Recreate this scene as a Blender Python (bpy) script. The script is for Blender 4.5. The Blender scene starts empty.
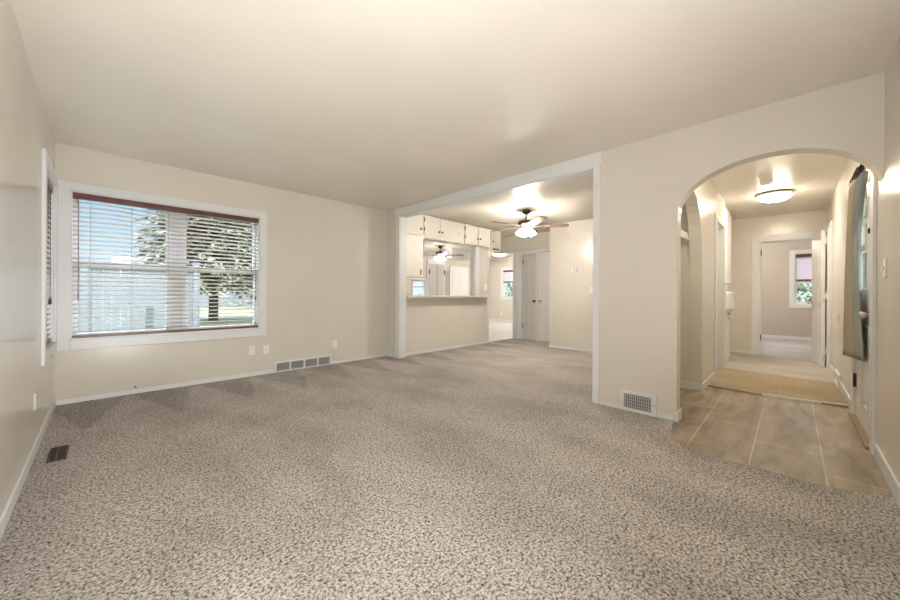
import bpy, bmesh, math, random
from mathutils import Vector, Matrix
random.seed(7)
SC = bpy.context.scene
COL = SC.collection
R = math.radians

# ------------------------------------------------------------------ camera
cd = bpy.data.cameras.new('camera')
cam = bpy.data.objects.new('camera', cd)
COL.objects.link(cam)
FPX = 344.73
cd.sensor_width = 36.0
cd.sensor_fit = 'HORIZONTAL'
cd.lens = FPX / 900 * 36
cd.shift_y = -(300 - 293.5245) / 900
cd.clip_start = 0.02
cd.clip_end = 300
YAW = R(45 - 0.2248)
fwd = Vector((math.cos(YAW), math.sin(YAW), 0))
rgt = Vector((math.sin(YAW), -math.cos(YAW), 0))
ROLL = R(-0.3079)
up = Vector((0, 0, 1))
cx = rgt * math.cos(ROLL) + up * (-math.sin(ROLL))
cy = rgt * math.sin(ROLL) + up * math.cos(ROLL)
m = Matrix((( cx.x, cy.x, -fwd.x, 0), (cx.y, cy.y, -fwd.y, 0), (cx.z, cy.z, -fwd.z, 1.0635), (0, 0, 0, 1)))
cam.matrix_world = m
SC.camera = cam

# ------------------------------------------------------------------ exposure
vs = SC.view_settings
vs.view_transform = 'Standard'
vs.look = 'None'
vs.exposure = 0.15
vs.gamma = 1.0
vs.use_curve_mapping = False
SC.cycles.use_denoising = True
SC.cycles.max_bounces = 12
SC.cycles.diffuse_bounces = 8
SC.cycles.glossy_bounces = 4
SC.cycles.transparent_max_bounces = 24
SC.cycles.sample_clamp_indirect = 6.0
SC.cycles.caustics_reflective = False
SC.cycles.caustics_refractive = False

# ------------------------------------------------------------------ sky, sun
SKY = 1.35
w = bpy.data.worlds.new('sky')
SC.world = w
w.use_nodes = True
nt = w.node_tree
nt.nodes.clear()
wo = nt.nodes.new('ShaderNodeOutputWorld')
bg = nt.nodes.new('ShaderNodeBackground')
tc = nt.nodes.new('ShaderNodeTexCoord')
sep = nt.nodes.new('ShaderNodeSeparateXYZ')
rp = nt.nodes.new('ShaderNodeValToRGB')
el = rp.color_ramp.elements
el[0].position = 0.0; el[0].color = (0.62, 0.70, 0.76, 1)
el[1].position = 1.0; el[1].color = (11.0, 12.0, 13.0, 1)
e = el.new(0.10); e.color = (0.46, 0.61, 0.73, 1)
e = el.new(0.20); e.color = (0.30, 0.50, 0.72, 1)
e = el.new(0.40); e.color = (6.5, 7.2, 7.8, 1)
nz = nt.nodes.new('ShaderNodeTexNoise'); nz.inputs['Scale'].default_value = 3.5; nz.inputs['Detail'].default_value = 5
cr = nt.nodes.new('ShaderNodeValToRGB')
cr.color_ramp.elements[0].position = 0.48; cr.color_ramp.elements[0].color = (0, 0, 0, 1)
cr.color_ramp.elements[1].position = 0.72; cr.color_ramp.elements[1].color = (1, 1, 1, 1)
mx = nt.nodes.new('ShaderNodeMix'); mx.data_type = 'RGBA'
mx.inputs['B'].default_value = (0.72, 0.74, 0.77, 1)
L = nt.links.new
L(tc.outputs['Generated'], sep.inputs[0]); L(sep.outputs['Z'], rp.inputs[0])
L(tc.outputs['Generated'], nz.inputs['Vector']); L(nz.outputs['Fac'], cr.inputs[0])
mul = nt.nodes.new('ShaderNodeMath'); mul.operation = 'MULTIPLY'; mul.inputs[1].default_value = 0.55
L(cr.outputs[0], mul.inputs[0]); L(mul.outputs[0], mx.inputs['Factor'])
L(rp.outputs[0], mx.inputs['A']); L(mx.outputs['Result'], bg.inputs[0])
bg.inputs[1].default_value = SKY
L(bg.outputs[0], wo.inputs[0])

def light(name, kind, loc, energy, color=(1, 1, 1), rot=None, **kw):
    d = bpy.data.lights.new(name, kind)
    d.energy = energy
    d.color = color
    for k, v in kw.items():
        setattr(d, k, v)
    o = bpy.data.objects.new(name, d)
    o.location = loc
    if rot is not None:
        o.rotation_euler = rot
    COL.objects.link(o)
    return o

sd = Vector((0.06, -0.85, 0.90)).normalized()
sun = light('sun', 'SUN', (20, -5, 20), 3.2, (1.0, 0.95, 0.86), angle=R(0.6))
sun.rotation_euler = sd.to_track_quat('Z', 'Y').to_euler()

# unseen fill light added near the camera, aimed up toward the window wall
light('fill_light', 'AREA', (0.22, -0.22, 0.42), 88, (1.0, 1.0, 1.0), Vector((0.12, -0.70, -0.70)).to_track_quat('Z', 'Y').to_euler(), shape='DISK', size=0.35)
light('entry_fill_light', 'POINT', (4.1, 0.15, 2.33), 20, (1.0, 0.88, 0.70), shadow_soft_size=0.12)  # unseen fill without a fixture, added to brighten the alcove
light('bedroom_fill_light', 'POINT', (9.9, 1.0, 2.3), 75, (1.0, 0.93, 0.84), shadow_soft_size=0.15)  # added fill, no fixture, out of view; lifts the bedroom walls
# window portals only guide the sampling of the sky
def portal(loc, sx, sy, rot):
    o = light('window_portal', 'AREA', loc, 1, rot=rot, shape='RECTANGLE', size=sx, size_y=sy)
    o.data.cycles.is_portal = True
portal((0.60, 5.02, 1.31), 1.72, 1.5, (R(-90), 0, 0))
portal((-0.50, 4.35, 1.31), 1.1, 1.5, (R(-90), 0, R(90)))

# ------------------------------------------------------------------ materials
def mat(name, color, rough=0.5, spec=0.5, metal=0.0, emit=None, estr=0.0):
    a = bpy.data.materials.new(name)
    a.use_nodes = True
    b = a.node_tree.nodes['Principled BSDF']
    b.inputs['Base Color'].default_value = (*color, 1)
    b.inputs['Roughness'].default_value = rough
    b.inputs['Specular IOR Level'].default_value = spec
    b.inputs['Metallic'].default_value = metal
    if emit:
        b.inputs['Emission Color'].default_value = (*emit, 1)
        b.inputs['Emission Strength'].default_value = estr
    return a

def nodes(a):
    return a.node_tree.nodes, a.node_tree.links.new, a.node_tree.nodes['Principled BSDF']

def add_noise_bump(a, scale, strength, dist=0.002, detail=3):
    N, K, b = nodes(a)
    t = N.new('ShaderNodeTexCoord')
    n = N.new('ShaderNodeTexNoise'); n.inputs['Scale'].default_value = scale; n.inputs['Detail'].default_value = detail
    u = N.new('ShaderNodeBump'); u.inputs['Strength'].default_value = strength; u.inputs['Distance'].default_value = dist
    K(t.outputs['Object'], n.inputs['Vector']); K(n.outputs['Fac'], u.inputs['Height']); K(u.outputs[0], b.inputs['Normal'])
    return a

def add_tone(a, c1, c2, scale=1.2, stretch=(1, 1, 1), lo=0.35, hi=0.65, detail=3):
    N, K, b = nodes(a)
    t = N.new('ShaderNodeTexCoord')
    mp = N.new('ShaderNodeMapping'); mp.inputs['Scale'].default_value = stretch
    n = N.new('ShaderNodeTexNoise'); n.inputs['Scale'].default_value = scale; n.inputs['Detail'].default_value = detail
    r = N.new('ShaderNodeValToRGB')
    r.color_ramp.elements[0].position = lo; r.color_ramp.elements[0].color = (*c1, 1)
    r.color_ramp.elements[1].position = hi; r.color_ramp.elements[1].color = (*c2, 1)
    K(t.outputs['Object'], mp.inputs[0]); K(mp.outputs[0], n.inputs['Vector']); K(n.outputs['Fac'], r.inputs[0]); K(r.outputs[0], b.inputs['Base Color'])
    return a

def paint(name, c, rough, bump=0.12):
    a = mat(name, c, rough)
    add_tone(a, tuple(x * 0.97 for x in c), tuple(min(1, x * 1.03) for x in c), 0.9)
    return add_noise_bump(a, 55, bump, 0.002)

M = {}
M['wall'] = paint('beige_wall_paint', (0.655, 0.62, 0.555), 0.23, 0.03)
M['ceiling'] = paint('cream_ceiling_paint', (0.69, 0.645, 0.57), 0.34, 0.06)
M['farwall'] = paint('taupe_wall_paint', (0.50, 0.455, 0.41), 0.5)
M['trim'] = add_noise_bump(mat('white_trim_paint', (0.71, 0.725, 0.73), 0.35), 40, 0.05, 0.001)
M['door'] = add_noise_bump(mat('white_door_paint', (0.74, 0.735, 0.72), 0.38), 30, 0.05, 0.001)
M['closet'] = add_noise_bump(mat('greyish_door_paint', (0.60, 0.58, 0.55), 0.32), 30, 0.05, 0.001)
M['cab'] = add_noise_bump(mat('cream_cabinet_paint', (0.78, 0.745, 0.68), 0.4), 30, 0.06, 0.001)
M['whiteplastic'] = mat('white_plastic', (0.80, 0.79, 0.76), 0.35)
M['beigeplastic'] = mat('beige_plastic', (0.62, 0.56, 0.47), 0.4)
M['slot'] = mat('dark_slot', (0.03, 0.028, 0.025), 0.6)
M['ventdark'] = mat('dark_duct', (0.20, 0.19, 0.19), 0.7)
M['ventgrey'] = mat('grey_louvre_metal', (0.56, 0.54, 0.53), 0.5, metal=0.1)
M['brownmetal'] = mat('brown_metal', (0.055, 0.032, 0.024), 0.45, metal=0.3)
M['bronze'] = add_noise_bump(mat('oil_rubbed_bronze', (0.055, 0.035, 0.025), 0.38, metal=0.6), 60, 0.05)
M['chrome'] = mat('brushed_nickel', (0.55, 0.53, 0.50), 0.28, metal=1.0)
M['black'] = mat('black_metal', (0.012, 0.012, 0.014), 0.4)
M['mahogany'] = add_tone(mat('mahogany_wood', (0.10, 0.035, 0.025), 0.35), (0.075, 0.024, 0.018), (0.15, 0.055, 0.038), 6, (1, 6, 6))
M['slat'] = add_tone(mat('blind_slat', (0.40, 0.33, 0.33), 0.4), (0.58, 0.53, 0.53), (0.66, 0.61, 0.61), 5, (1, 8, 8))
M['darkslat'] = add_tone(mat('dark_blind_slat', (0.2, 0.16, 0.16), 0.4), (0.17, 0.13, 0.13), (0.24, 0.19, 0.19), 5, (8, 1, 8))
M['paleslat'] = mat('pale_blind_slat', (0.74, 0.70, 0.80), 0.45)
M['cord'] = mat('blind_cord', (0.35, 0.30, 0.29), 0.8)
M['blade'] = add_tone(mat('fan_blade_wood', (0.2, 0.15, 0.11), 0.4), (0.16, 0.115, 0.085), (0.26, 0.20, 0.15), 7, (1, 7, 7))
M['shade'] = mat('lit_frosted_glass', (0.9, 0.88, 0.84), 0.4, emit=(1.0, 0.93, 0.83), estr=175)
M['shade_kitchen'] = mat('lit_frosted_glass_dim', (0.9, 0.88, 0.84), 0.4, emit=(1.0, 0.94, 0.86), estr=78)
M['shade2'] = mat('lit_frosted_dome', (0.9, 0.88, 0.84), 0.4, emit=(1.0, 0.88, 0.71), estr=74)
M['dome_far'] = mat('lit_frosted_dome_dim', (0.9, 0.88, 0.84), 0.4, emit=(1.0, 0.94, 0.86), estr=90)
M['counter'] = add_tone(mat('beige_laminate', (0.55, 0.49, 0.42), 0.35), (0.52, 0.46, 0.39), (0.60, 0.54, 0.46), 20)
M['vinyl'] = add_tone(mat('pale_vinyl_floor', (0.66, 0.64, 0.62), 0.3), (0.60, 0.58, 0.56), (0.70, 0.68, 0.66), 3)
M['teal'] = add_noise_bump(mat('grey_teal_curtain', (0.29, 0.315, 0.31), 0.5), 300, 0.2, 0.001)
M['taupe'] = add_noise_bump(mat('taupe_curtain', (0.42, 0.365, 0.275), 0.5), 300, 0.2, 0.001)
M['wood_sill'] = add_tone(mat('oak_threshold', (0.25, 0.17, 0.10), 0.45), (0.19, 0.13, 0.075), (0.32, 0.23, 0.14), 5, (1, 10, 10))
M['fridge'] = mat('blue_grey_panel', (0.36, 0.41, 0.46), 0.4)
M['sheer'] = mat('bright_shade_cloth', (0.80, 0.82, 0.86), 0.8)
M['grass'] = add_tone(mat('lawn_grass', (0.2, 0.25, 0.08), 0.9), (0.05, 0.06, 0.022), (0.095, 0.095, 0.042), 0.8, detail=6)
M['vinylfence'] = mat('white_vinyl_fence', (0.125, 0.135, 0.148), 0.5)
M['greymetal'] = mat('weathered_grey_post', (0.06, 0.066, 0.072), 0.6)
M['bark'] = add_tone(mat('spruce_bark', (0.10, 0.08, 0.065), 0.9), (0.07, 0.055, 0.045), (0.15, 0.12, 0.10), 8, (1, 1, .2))
M['needle'] = add_tone(mat('spruce_needles', (0.09, 0.12, 0.05), 0.7), (0.06, 0.075, 0.04), (0.25, 0.245, 0.15), 1.3)
M['shrub'] = add_tone(mat('shrub_leaves', (0.10, 0.14, 0.08), 0.7), (0.10, 0.14, 0.09), (0.24, 0.28, 0.20), 4)
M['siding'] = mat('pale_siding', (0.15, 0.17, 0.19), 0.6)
M['roofing'] = add_noise_bump(mat('grey_shingles', (0.22, 0.22, 0.24), 0.9), 15, 0.4, 0.02)
M['exterior'] = mat('exterior_siding', (0.55, 0.53, 0.48), 0.7)

# glass: clear with a faint reflection
g = bpy.data.materials.new('window_glass'); g.use_nodes = True
N = g.node_tree.nodes; N.clear(); K = g.node_tree.links.new
o_ = N.new('ShaderNodeOutputMaterial'); mi = N.new('ShaderNodeMixShader'); tr = N.new('ShaderNodeBsdfTransparent'); gl = N.new('ShaderNodeBsdfGlossy')
gl.inputs['Roughness'].default_value = 0.02; tr.inputs[0].default_value = (0.96, 0.98, 0.98, 1)
fr = N.new('ShaderNodeFresnel'); fr.inputs[0].default_value = 1.03
K(fr.outputs[0], mi.inputs[0]); K(tr.outputs[0], mi.inputs[1]); K(gl.outputs[0], mi.inputs[2]); K(mi.outputs[0], o_.inputs[0])
M['glass'] = g

def carpet(name, dark, mid, light_, soft=1.0, vac=False):
    a = mat(name, mid, 0.95, 0.1)
    N, K, b = nodes(a)
    t = N.new('ShaderNodeTexCoord')
    n = N.new('ShaderNodeTexNoise'); n.inputs['Scale'].default_value = 88; n.inputs['Detail'].default_value = 6; n.inputs['Roughness'].default_value = 0.82
    r = N.new('ShaderNodeValToRGB')
    E_ = r.color_ramp.elements
    E_[0].position = 0.41; E_[0].color = (*dark, 1)
    E_[1].position = 0.57; E_[1].color = (*light_, 1)
    q = E_.new(0.48); q.color = (*mid, 1)
    # vacuum tracks and trodden paths: broad soft patches of pile lying one way or the other
    mp = N.new('ShaderNodeMapping'); mp.inputs['Rotation'].default_value = (0, 0, R(28)); mp.inputs['Scale'].default_value = (1.5, 0.8, 1)
    n2 = N.new('ShaderNodeTexNoise'); n2.inputs['Scale'].default_value = 1.5; n2.inputs['Detail'].default_value = 2.5
    r2 = N.new('ShaderNodeValToRGB')
    r2.color_ramp.elements[0].position = 0.36; r2.color_ramp.elements[0].color = (0.86, 0.85, 0.84, 1)
    r2.color_ramp.elements[1].position = 0.60; r2.color_ramp.elements[1].color = (1.06, 1.06, 1.06, 1)
    mm = N.new('ShaderNodeMix'); mm.data_type = 'RGBA'; mm.blend_type = 'MULTIPLY'; mm.inputs['Factor'].default_value = 1
    K(t.outputs['Object'], n.inputs['Vector']); K(n.outputs['Fac'], r.inputs[0])
    K(t.outputs['Object'], mp.inputs[0]); K(mp.outputs[0], n2.inputs['Vector']); K(n2.outputs['Fac'], r2.inputs[0])
    K(r.outputs[0], mm.inputs['A']); K(r2.outputs[0], mm.inputs['B']); K(mm.outputs['Result'], b.inputs['Base Color'])
    if vac:      # vacuum-cleaner triangles in the pile along the window wall
        def op(kind, a_, b_=None, c_=None):
            q_ = N.new('ShaderNodeMath'); q_.operation = kind
            for i_, v_ in enumerate((a_, b_, c_)):
                if v_ is None: continue
                if isinstance(v_, (int, float)): q_.inputs[i_].default_value = v_
                else: K(v_, q_.inputs[i_])
            return q_.outputs[0]
        sx = N.new('ShaderNodeSeparateXYZ'); K(t.outputs['Object'], sx.inputs[0])
        wob = op('MULTIPLY', n2.outputs['Fac'], 0.35)
        fx = op('FRACT', op('ADD', op('MULTIPLY', sx.outputs['X'], 1.75), wob))
        tri = op('MULTIPLY', op('ABSOLUTE', op('SUBTRACT', fx, 0.5)), 2.0)
        dd = op('DIVIDE', op('SUBTRACT', 4.84, sx.outputs['Y']), 1.05)
        mr = N.new('ShaderNodeMapRange'); mr.inputs['From Min'].default_value = -0.06; mr.inputs['From Max'].default_value = 0.06
        mr.inputs['To Min'].default_value = 1.0; mr.inputs['To Max'].default_value = 0.80
        K(op('SUBTRACT', tri, dd), mr.inputs['Value'])
        vm = N.new('ShaderNodeMix'); vm.data_type = 'RGBA'; vm.blend_type = 'MULTIPLY'; vm.inputs['Factor'].default_value = 1
        cmb = N.new('ShaderNodeCombineColor')
        for c3 in ('Red', 'Green', 'Blue'):
            K(mr.outputs['Result'], cmb.inputs[c3])
        K(mm.outputs['Result'], vm.inputs['A']); K(cmb.outputs[0], vm.inputs['B']); K(vm.outputs['Result'], b.inputs['Base Color'])
    u = N.new('ShaderNodeBump'); u.inputs['Strength'].default_value = 0.9 * soft; u.inputs['Distance'].default_value = 0.012
    K(n.outputs['Fac'], u.inputs['Height']); K(u.outputs[0], b.inputs['Normal'])
    return a
M['carpet'] = carpet('speckled_carpet', (0.06, 0.05, 0.042), (0.44, 0.40, 0.37), (0.78, 0.74, 0.705), vac=True)  # darkest specks put the shadow between tufts into the colour
M['carpet_hall_dim'] = carpet('hall_carpet_dim', (0.24, 0.19, 0.125), (0.36, 0.295, 0.205), (0.46, 0.385, 0.28), 0.5)  # near part of the hall carpet, its dimmer light put into the colour
M['carpet_hall_lit'] = carpet('hall_carpet_lit', (0.34, 0.315, 0.285), (0.44, 0.41, 0.375), (0.54, 0.51, 0.47), 0.5)  # far part of the hall carpet, cool window light put into the colour
M['carpet_bed'] = carpet('blue_grey_carpet', (0.34, 0.34, 0.36), (0.44, 0.44, 0.47), (0.54, 0.54, 0.57), 0.4)

def tile_mat():
    a = mat('taupe_tile', (0.3, 0.24, 0.17), 0.22)
    N, K, b = nodes(a)
    t = N.new('ShaderNodeTexCoord')
    mp = N.new('ShaderNodeMapping'); mp.inputs['Location'].default_value = (0.27, 0.145, 0)
    br = N.new('ShaderNodeTexBrick')
    br.inputs['Scale'].default_value = 1.0
    br.inputs['Brick Width'].default_value = 0.66; br.inputs['Row Height'].default_value = 0.334
    br.inputs['Mortar Size'].default_value = 0.0045; br.inputs['Mortar Smooth'].default_value = 0.1
    br.inputs['Color1'].default_value = (0.9, 0.9, 0.9, 1); br.inputs['Color2'].default_value = (1.08, 1.08, 1.08, 1)
    br.inputs['Mortar'].default_value = (1.7, 1.75, 1.85, 1)
    br.offset = 0.5
    mp2 = N.new('ShaderNodeMapping'); mp2.inputs['Scale'].default_value = (1.6, 6.0, 1)
    n = N.new('ShaderNodeTexNoise'); n.inputs['Scale'].default_value = 1.6; n.inputs['Detail'].default_value = 6; n.inputs['Distortion'].default_value = 0.8
    r = N.new('ShaderNodeValToRGB')
    r.color_ramp.elements[0].position = 0.32; r.color_ramp.elements[0].color = (0.215, 0.168, 0.118, 1)
    r.color_ramp.elements[1].position = 0.70; r.color_ramp.elements[1].color = (0.37, 0.31, 0.235, 1)
    mm = N.new('ShaderNodeMix'); mm.data_type = 'RGBA'; mm.blend_type = 'MULTIPLY'; mm.inputs['Factor'].default_value = 1
    K(t.outputs['Object'], mp.inputs[0]); K(mp.outputs[0], br.inputs['Vector'])
    K(t.outputs['Object'], mp2.inputs[0]); K(mp2.outputs[0], n.inputs['Vector']); K(n.outputs['Fac'], r.inputs[0])
    K(r.outputs[0], mm.inputs['A']); K(br.outputs['Color'], mm.inputs['B']); K(mm.outputs['Result'], b.inputs['Base Color'])
    u = N.new('ShaderNodeBump'); u.inputs['Strength'].default_value = 0.3; u.inputs['Distance'].default_value = 0.002; u.invert = True
    K(br.outputs['Fac'], u.inputs['Height']); K(u.outputs[0], b.inputs['Normal'])
    return a
M['tile'] = tile_mat()

# ------------------------------------------------------------------ mesh helpers
class MB:
    def __init__(s):
        s.bm = bmesh.new()
        s.mi = 0
    def box(s, x0, x1, y0, y1, z0, z1):
        v = [s.bm.verts.new((x, y, z)) for z in (z0, z1) for y in (y0, y1) for x in (x0, x1)]
        for f in ((0, 2, 3, 1), (4, 5, 7, 6), (0, 1, 5, 4), (2, 6, 7, 3), (0, 4, 6, 2), (1, 3, 7, 5)):
            s.bm.faces.new([v[i] for i in f]).material_index = s.mi
        return s
    def tbox(s, mtx, sx, sy, sz):          # box of full sizes, centred, placed by a matrix
        v = [s.bm.verts.new(mtx @ Vector((x * sx / 2, y * sy / 2, z * sz / 2))) for z in (-1, 1) for y in (-1, 1) for x in (-1, 1)]
        for f in ((0, 2, 3, 1), (4, 5, 7, 6), (0, 1, 5, 4), (2, 6, 7, 3), (0, 4, 6, 2), (1, 3, 7, 5)):
            s.bm.faces.new([v[i] for i in f]).material_index = s.mi
        return s
    def lathe(s, c, prof, n=24, axis='z', cap=True):
        c = Vector(c)
        ax = {'z': lambda r, h, a: Vector((r * math.cos(a), r * math.sin(a), h)),
              'y': lambda r, h, a: Vector((r * math.cos(a), h, r * math.sin(a))),
              'x': lambda r, h, a: Vector((h, r * math.cos(a), r * math.sin(a)))}[axis]
        rings = []
        for r, h in prof:
            rings.append([s.bm.verts.new(c + ax(max(r, 1e-4), h, 2 * math.pi * i / n)) for i in range(n)])
        for a, b in zip(rings, rings[1:]):
            for i in range(n):
                f = s.bm.faces.new((a[i], a[(i + 1) % n], b[(i + 1) % n], b[i])); f.smooth = True
        if cap:
            for rg in (rings[0], rings[-1]):
                s.bm.faces.new(rg)
        return s
    def tube(s, pts, r, n=8):
        pts = [Vector(p) for p in pts]
        rings = []
        for i, p in enumerate(pts):
            d = (pts[min(i + 1, len(pts) - 1)] - pts[max(i - 1, 0)]).normalized()
            a = d.orthogonal().normalized() if i == 0 else (rings_a - d * rings_a.dot(d)).normalized()
            rings_a = a
            b = d.cross(a)
            rr = r[i] if isinstance(r, (list, tuple)) else r
            rings.append([s.bm.verts.new(p + (a * math.cos(2 * math.pi * k / n) + b * math.sin(2 * math.pi * k / n)) * rr) for k in range(n)])
        for a, b in zip(rings, rings[1:]):
            for i in range(n):
                f = s.bm.faces.new((a[i], a[(i + 1) % n], b[(i + 1) % n], b[i])); f.smooth = True
        s.bm.faces.new(rings[0]); s.bm.faces.new(rings[-1])
        return s
    def prism(s, pts, fn, d0, d1):         # polygon (u,v) extruded from d0 to d1; fn(u,v,d) -> xyz
        a = [s.bm.verts.new(fn(u, v, d0)) for u, v in pts]
        b = [s.bm.verts.new(fn(u, v, d1)) for u, v in pts]
        s.bm.faces.new(a).material_index = s.mi; s.bm.faces.new(b).material_index = s.mi
        for i in range(len(pts)):
            j = (i + 1) % len(pts)
            s.bm.faces.new((a[i], a[j], b[j], b[i])).material_index = s.mi
        return s
    def holed(s, fn, d0, d1, u0, u1, v0, v1, holes):   # rectangle with rectangular holes, extruded
        us = sorted({u0, u1, *[h[0] for h in holes], *[h[1] for h in holes]})
        vv = sorted({v0, v1, *[h[2] for h in holes], *[h[3] for h in holes]})
        us = [u for u in us if u0 <= u <= u1]; vv = [v for v in vv if v0 <= v <= v1]
        solid = lambda i, j: 0 <= i < len(us) - 1 and 0 <= j < len(vv) - 1 and not any(
            h[0] <= (us[i] + us[i + 1]) / 2 <= h[1] and h[2] <= (vv[j] + vv[j + 1]) / 2 <= h[3] for h in holes)
        C = {}
        def V(i, j, k):
            if (i, j, k) not in C:
                C[i, j, k] = s.bm.verts.new(fn(us[i], vv[j], (d0, d1)[k]))
            return C[i, j, k]
        for i in range(len(us) - 1):
            for j in range(len(vv) - 1):
                if not solid(i, j):
                    continue
                for k in (0, 1):
                    s.bm.faces.new((V(i, j, k), V(i + 1, j, k), V(i + 1, j + 1, k), V(i, j + 1, k)))
                for di, dj, e0, e1 in ((-1, 0, (0, 0), (0, 1)), (1, 0, (1, 0), (1, 1)), (0, -1, (0, 0), (1, 0)), (0, 1, (0, 1), (1, 1))):
                    if not solid(i + di, j + dj):
                        s.bm.faces.new((V(i + e0[0], j + e0[1], 0), V(i + e1[0], j + e1[1], 0), V(i + e1[0], j + e1[1], 1), V(i + e0[0], j + e0[1], 1)))
        return s
    def build(s, name, mats, parent=None, bevel=0.0, smooth=False):
        bmesh.ops.recalc_face_normals(s.bm, faces=s.bm.faces[:])
        me = bpy.data.meshes.new(name)
        off = Vector(parent['_o']) if parent is not None else None
        if off is not None:
            bmesh.ops.translate(s.bm, verts=s.bm.verts[:], vec=-off)
        if smooth:
            for f in s.bm.faces:
                f.smooth = True
        s.bm.to_mesh(me); s.bm.free()
        for q in (mats if isinstance(mats, (list, tuple)) else [mats]):
            me.materials.append(q)
        ob = bpy.data.objects.new(name, me)
        COL.objects.link(ob)
        if parent is not None:
            ob.parent = parent
            r0, mid = parent, Vector((0, 0, 0))
            ob['_o'] = tuple(off)
        else:
            ob['_o'] = (0.0, 0.0, 0.0)
        if bevel:
            bv = ob.modifiers.new('bevel', 'BEVEL'); bv.width = bevel; bv.segments = 2; bv.limit_method = 'ANGLE'; bv.angle_limit = R(40)
        return ob

def thing(name, label, cat, loc=(0, 0, 0), group=None):
    o = bpy.data.objects.new(name, None)
    o.location = loc; o.empty_display_size = 0.05
    o['_o'] = tuple(float(x) for x in loc)
    COL.objects.link(o)
    if cat:
        o['label'] = label; o['category'] = cat
    if group:
        o['group'] = group
    return o
def structure(name, loc=(0, 0, 0)):
    o = thing(name, None, None, loc); o['kind'] = 'structure'
    return o
def tag(o, label, cat, group=None):
    o['label'] = label; o['category'] = cat
    if group:
        o['group'] = group
    return o
def st(o):
    o['kind'] = 'structure'; return o
def copy_tree(o, parent=None):
    c = o.copy(); COL.objects.link(c)
    if parent is not None:
        c.parent = parent
    for ch in [x for x in list(bpy.data.objects) if x.parent == o]:
        copy_tree(ch, c)
    return c

FX = lambda u, v, d: (d, u, v)     # plane of constant X: u = y, v = z
FY = lambda u, v, d: (u, d, v)     # plane of constant Y: u = x, v = z
FZ = lambda u, v, d: (u, v, d)     # horizontal: u = x, v = y

# key planes
XL, YW, XP, YR, CZ = -0.314, 4.835, 3.376, -0.399, 2.44
XP2 = 3.50           # back of the partition
XT = 6.25            # thermostat wall
XE = 6.88            # wall of two white doors
XH = 8.15            # hall end wall
YH = 0.71            # hall left wall
YB = 4.62            # bar wall

# ------------------------------------------------------------------ floors
arc = [(2.93, -0.399), (2.86, -0.27), (2.815, -0.114), (2.82, 0.05), (2.825, 0.20), (2.80, 0.36), (2.82, 0.50), (2.93, 0.61), (3.10, 0.66), (3.30, 0.69)]
cp = [(-0.42, -0.50), (2.93, -0.50)] + arc + [(3.44, 0.70), (3.44, 1.26), (6.94, 1.26), (6.94, 4.70), (5.85, 4.68), (3.44, 4.68), (3.44, 4.93), (-0.42, 4.93)]
st(MB().prism(cp, FZ, -0.05, 0.010).build('floor', M['carpet']))
st(MB().box(2.6, 4.97, -0.50, 1.26, -0.06, 0.0).build('floor', M['tile']))
st(MB().prism([(4.98, 0.80), (4.93, 0.2), (4.95, -0.1), (5.02, -0.50), (6.15, -0.50), (6.30, 0.80)], FZ, -0.05, 0.016).build('floor', M['carpet_hall_dim']))
st(MB().prism([(6.15, -0.50), (8.22, -0.50), (8.22, 0.92), (6.30, 0.92), (6.30, 0.80)], FZ, -0.05, 0.016).build('floor', M['carpet_hall_lit']))
st(MB().box(8.22, 11.7, -0.50, 2.6, -0.05, 0.012).build('floor', M['carpet_bed']))
st(MB().prism([(3.44, 4.68), (5.85, 4.68), (6.94, 4.70), (10.72, 4.70), (10.72, 8.6), (3.44, 8.6)], FZ, -0.05, 0.0).build('floor', M['vinyl']))
st(MB().prism([(4.925, 0.22), (4.945, -0.1), (5.01, -0.395), (5.03, -0.395), (4.967, -0.1), (4.948, 0.22)], FZ, 0.0, 0.021).build('trim_12', M['whiteplastic']))
# ceilings
st(MB().box(-0.62, 3.44, -0.62, 5.10, CZ, CZ + 0.16).build('ceiling', M['ceiling']))
st(MB().box(3.44, 11.9, -0.62, 8.75, CZ, CZ + 0.16).build('ceiling', M['ceiling']))

# ------------------------------------------------------------------ walls
W1 = (-0.215, 1.415, 0.605, 2.02)      # main window opening x0 x1 z0 z1
W2 = (3.965, 4.735, 0.605, 2.02)        # side window opening y0 y1
st(MB().holed(FY, YW, YW + 0.20, XL - 0.25, XP2, -0.4, CZ, [W1]).build('wall_front', M['wall']))
st(MB().holed(FX, XL - 0.20, XL, YR - 0.2, YW + 0.0, -0.4, CZ, [W2]).build('wall_left', M['wall']))
DR = (3.72, 4.68)                      # front door opening in the right wall
RD = (7.42, 8.12)
st(MB().holed(FY, YR - 0.16, YR, XL - 0.2, 11.7, -0.4, CZ, [(DR[0], DR[1], 0.0, 2.05), (RD[0], RD[1], 0.0, 2.02)]).build('wall_right', M['wall']))
archp = [(0.680, 1.72), (0.675, 1.79), (0.661, 1.835), (0.641, 1.873), (0.612, 1.913), (0.581, 1.945), (0.537, 1.979), (0.487, 2.011), (0.436, 2.034), (0.384, 2.053), (0.323, 2.070),
         (0.262, 2.082), (0.195, 2.089), (0.13, 2.091), (0.06, 2.089), (-0.01, 2.081), (-0.07, 2.068), (-0.134, 2.048), (-0.19, 2.024), (-0.239, 1.996), (-0.275, 1.968), (-0.302, 1.942),
         (-0.330, 1.913), (-0.355, 1.880), (-0.385, 1.825), (-0.402, 1.77), (-0.41, 1.70)]
pp = [(YW, -0.05), (4.50, -0.05), (4.50, 2.31), (1.37, 2.31), (1.37, -0.05), (0.680, -0.05)] + archp + [(-0.42, 1.70), (-0.42, CZ), (YW, CZ)]
st(MB().prism(pp, FX, XP, XP2).build('wall_partition', M['wall']))
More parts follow.
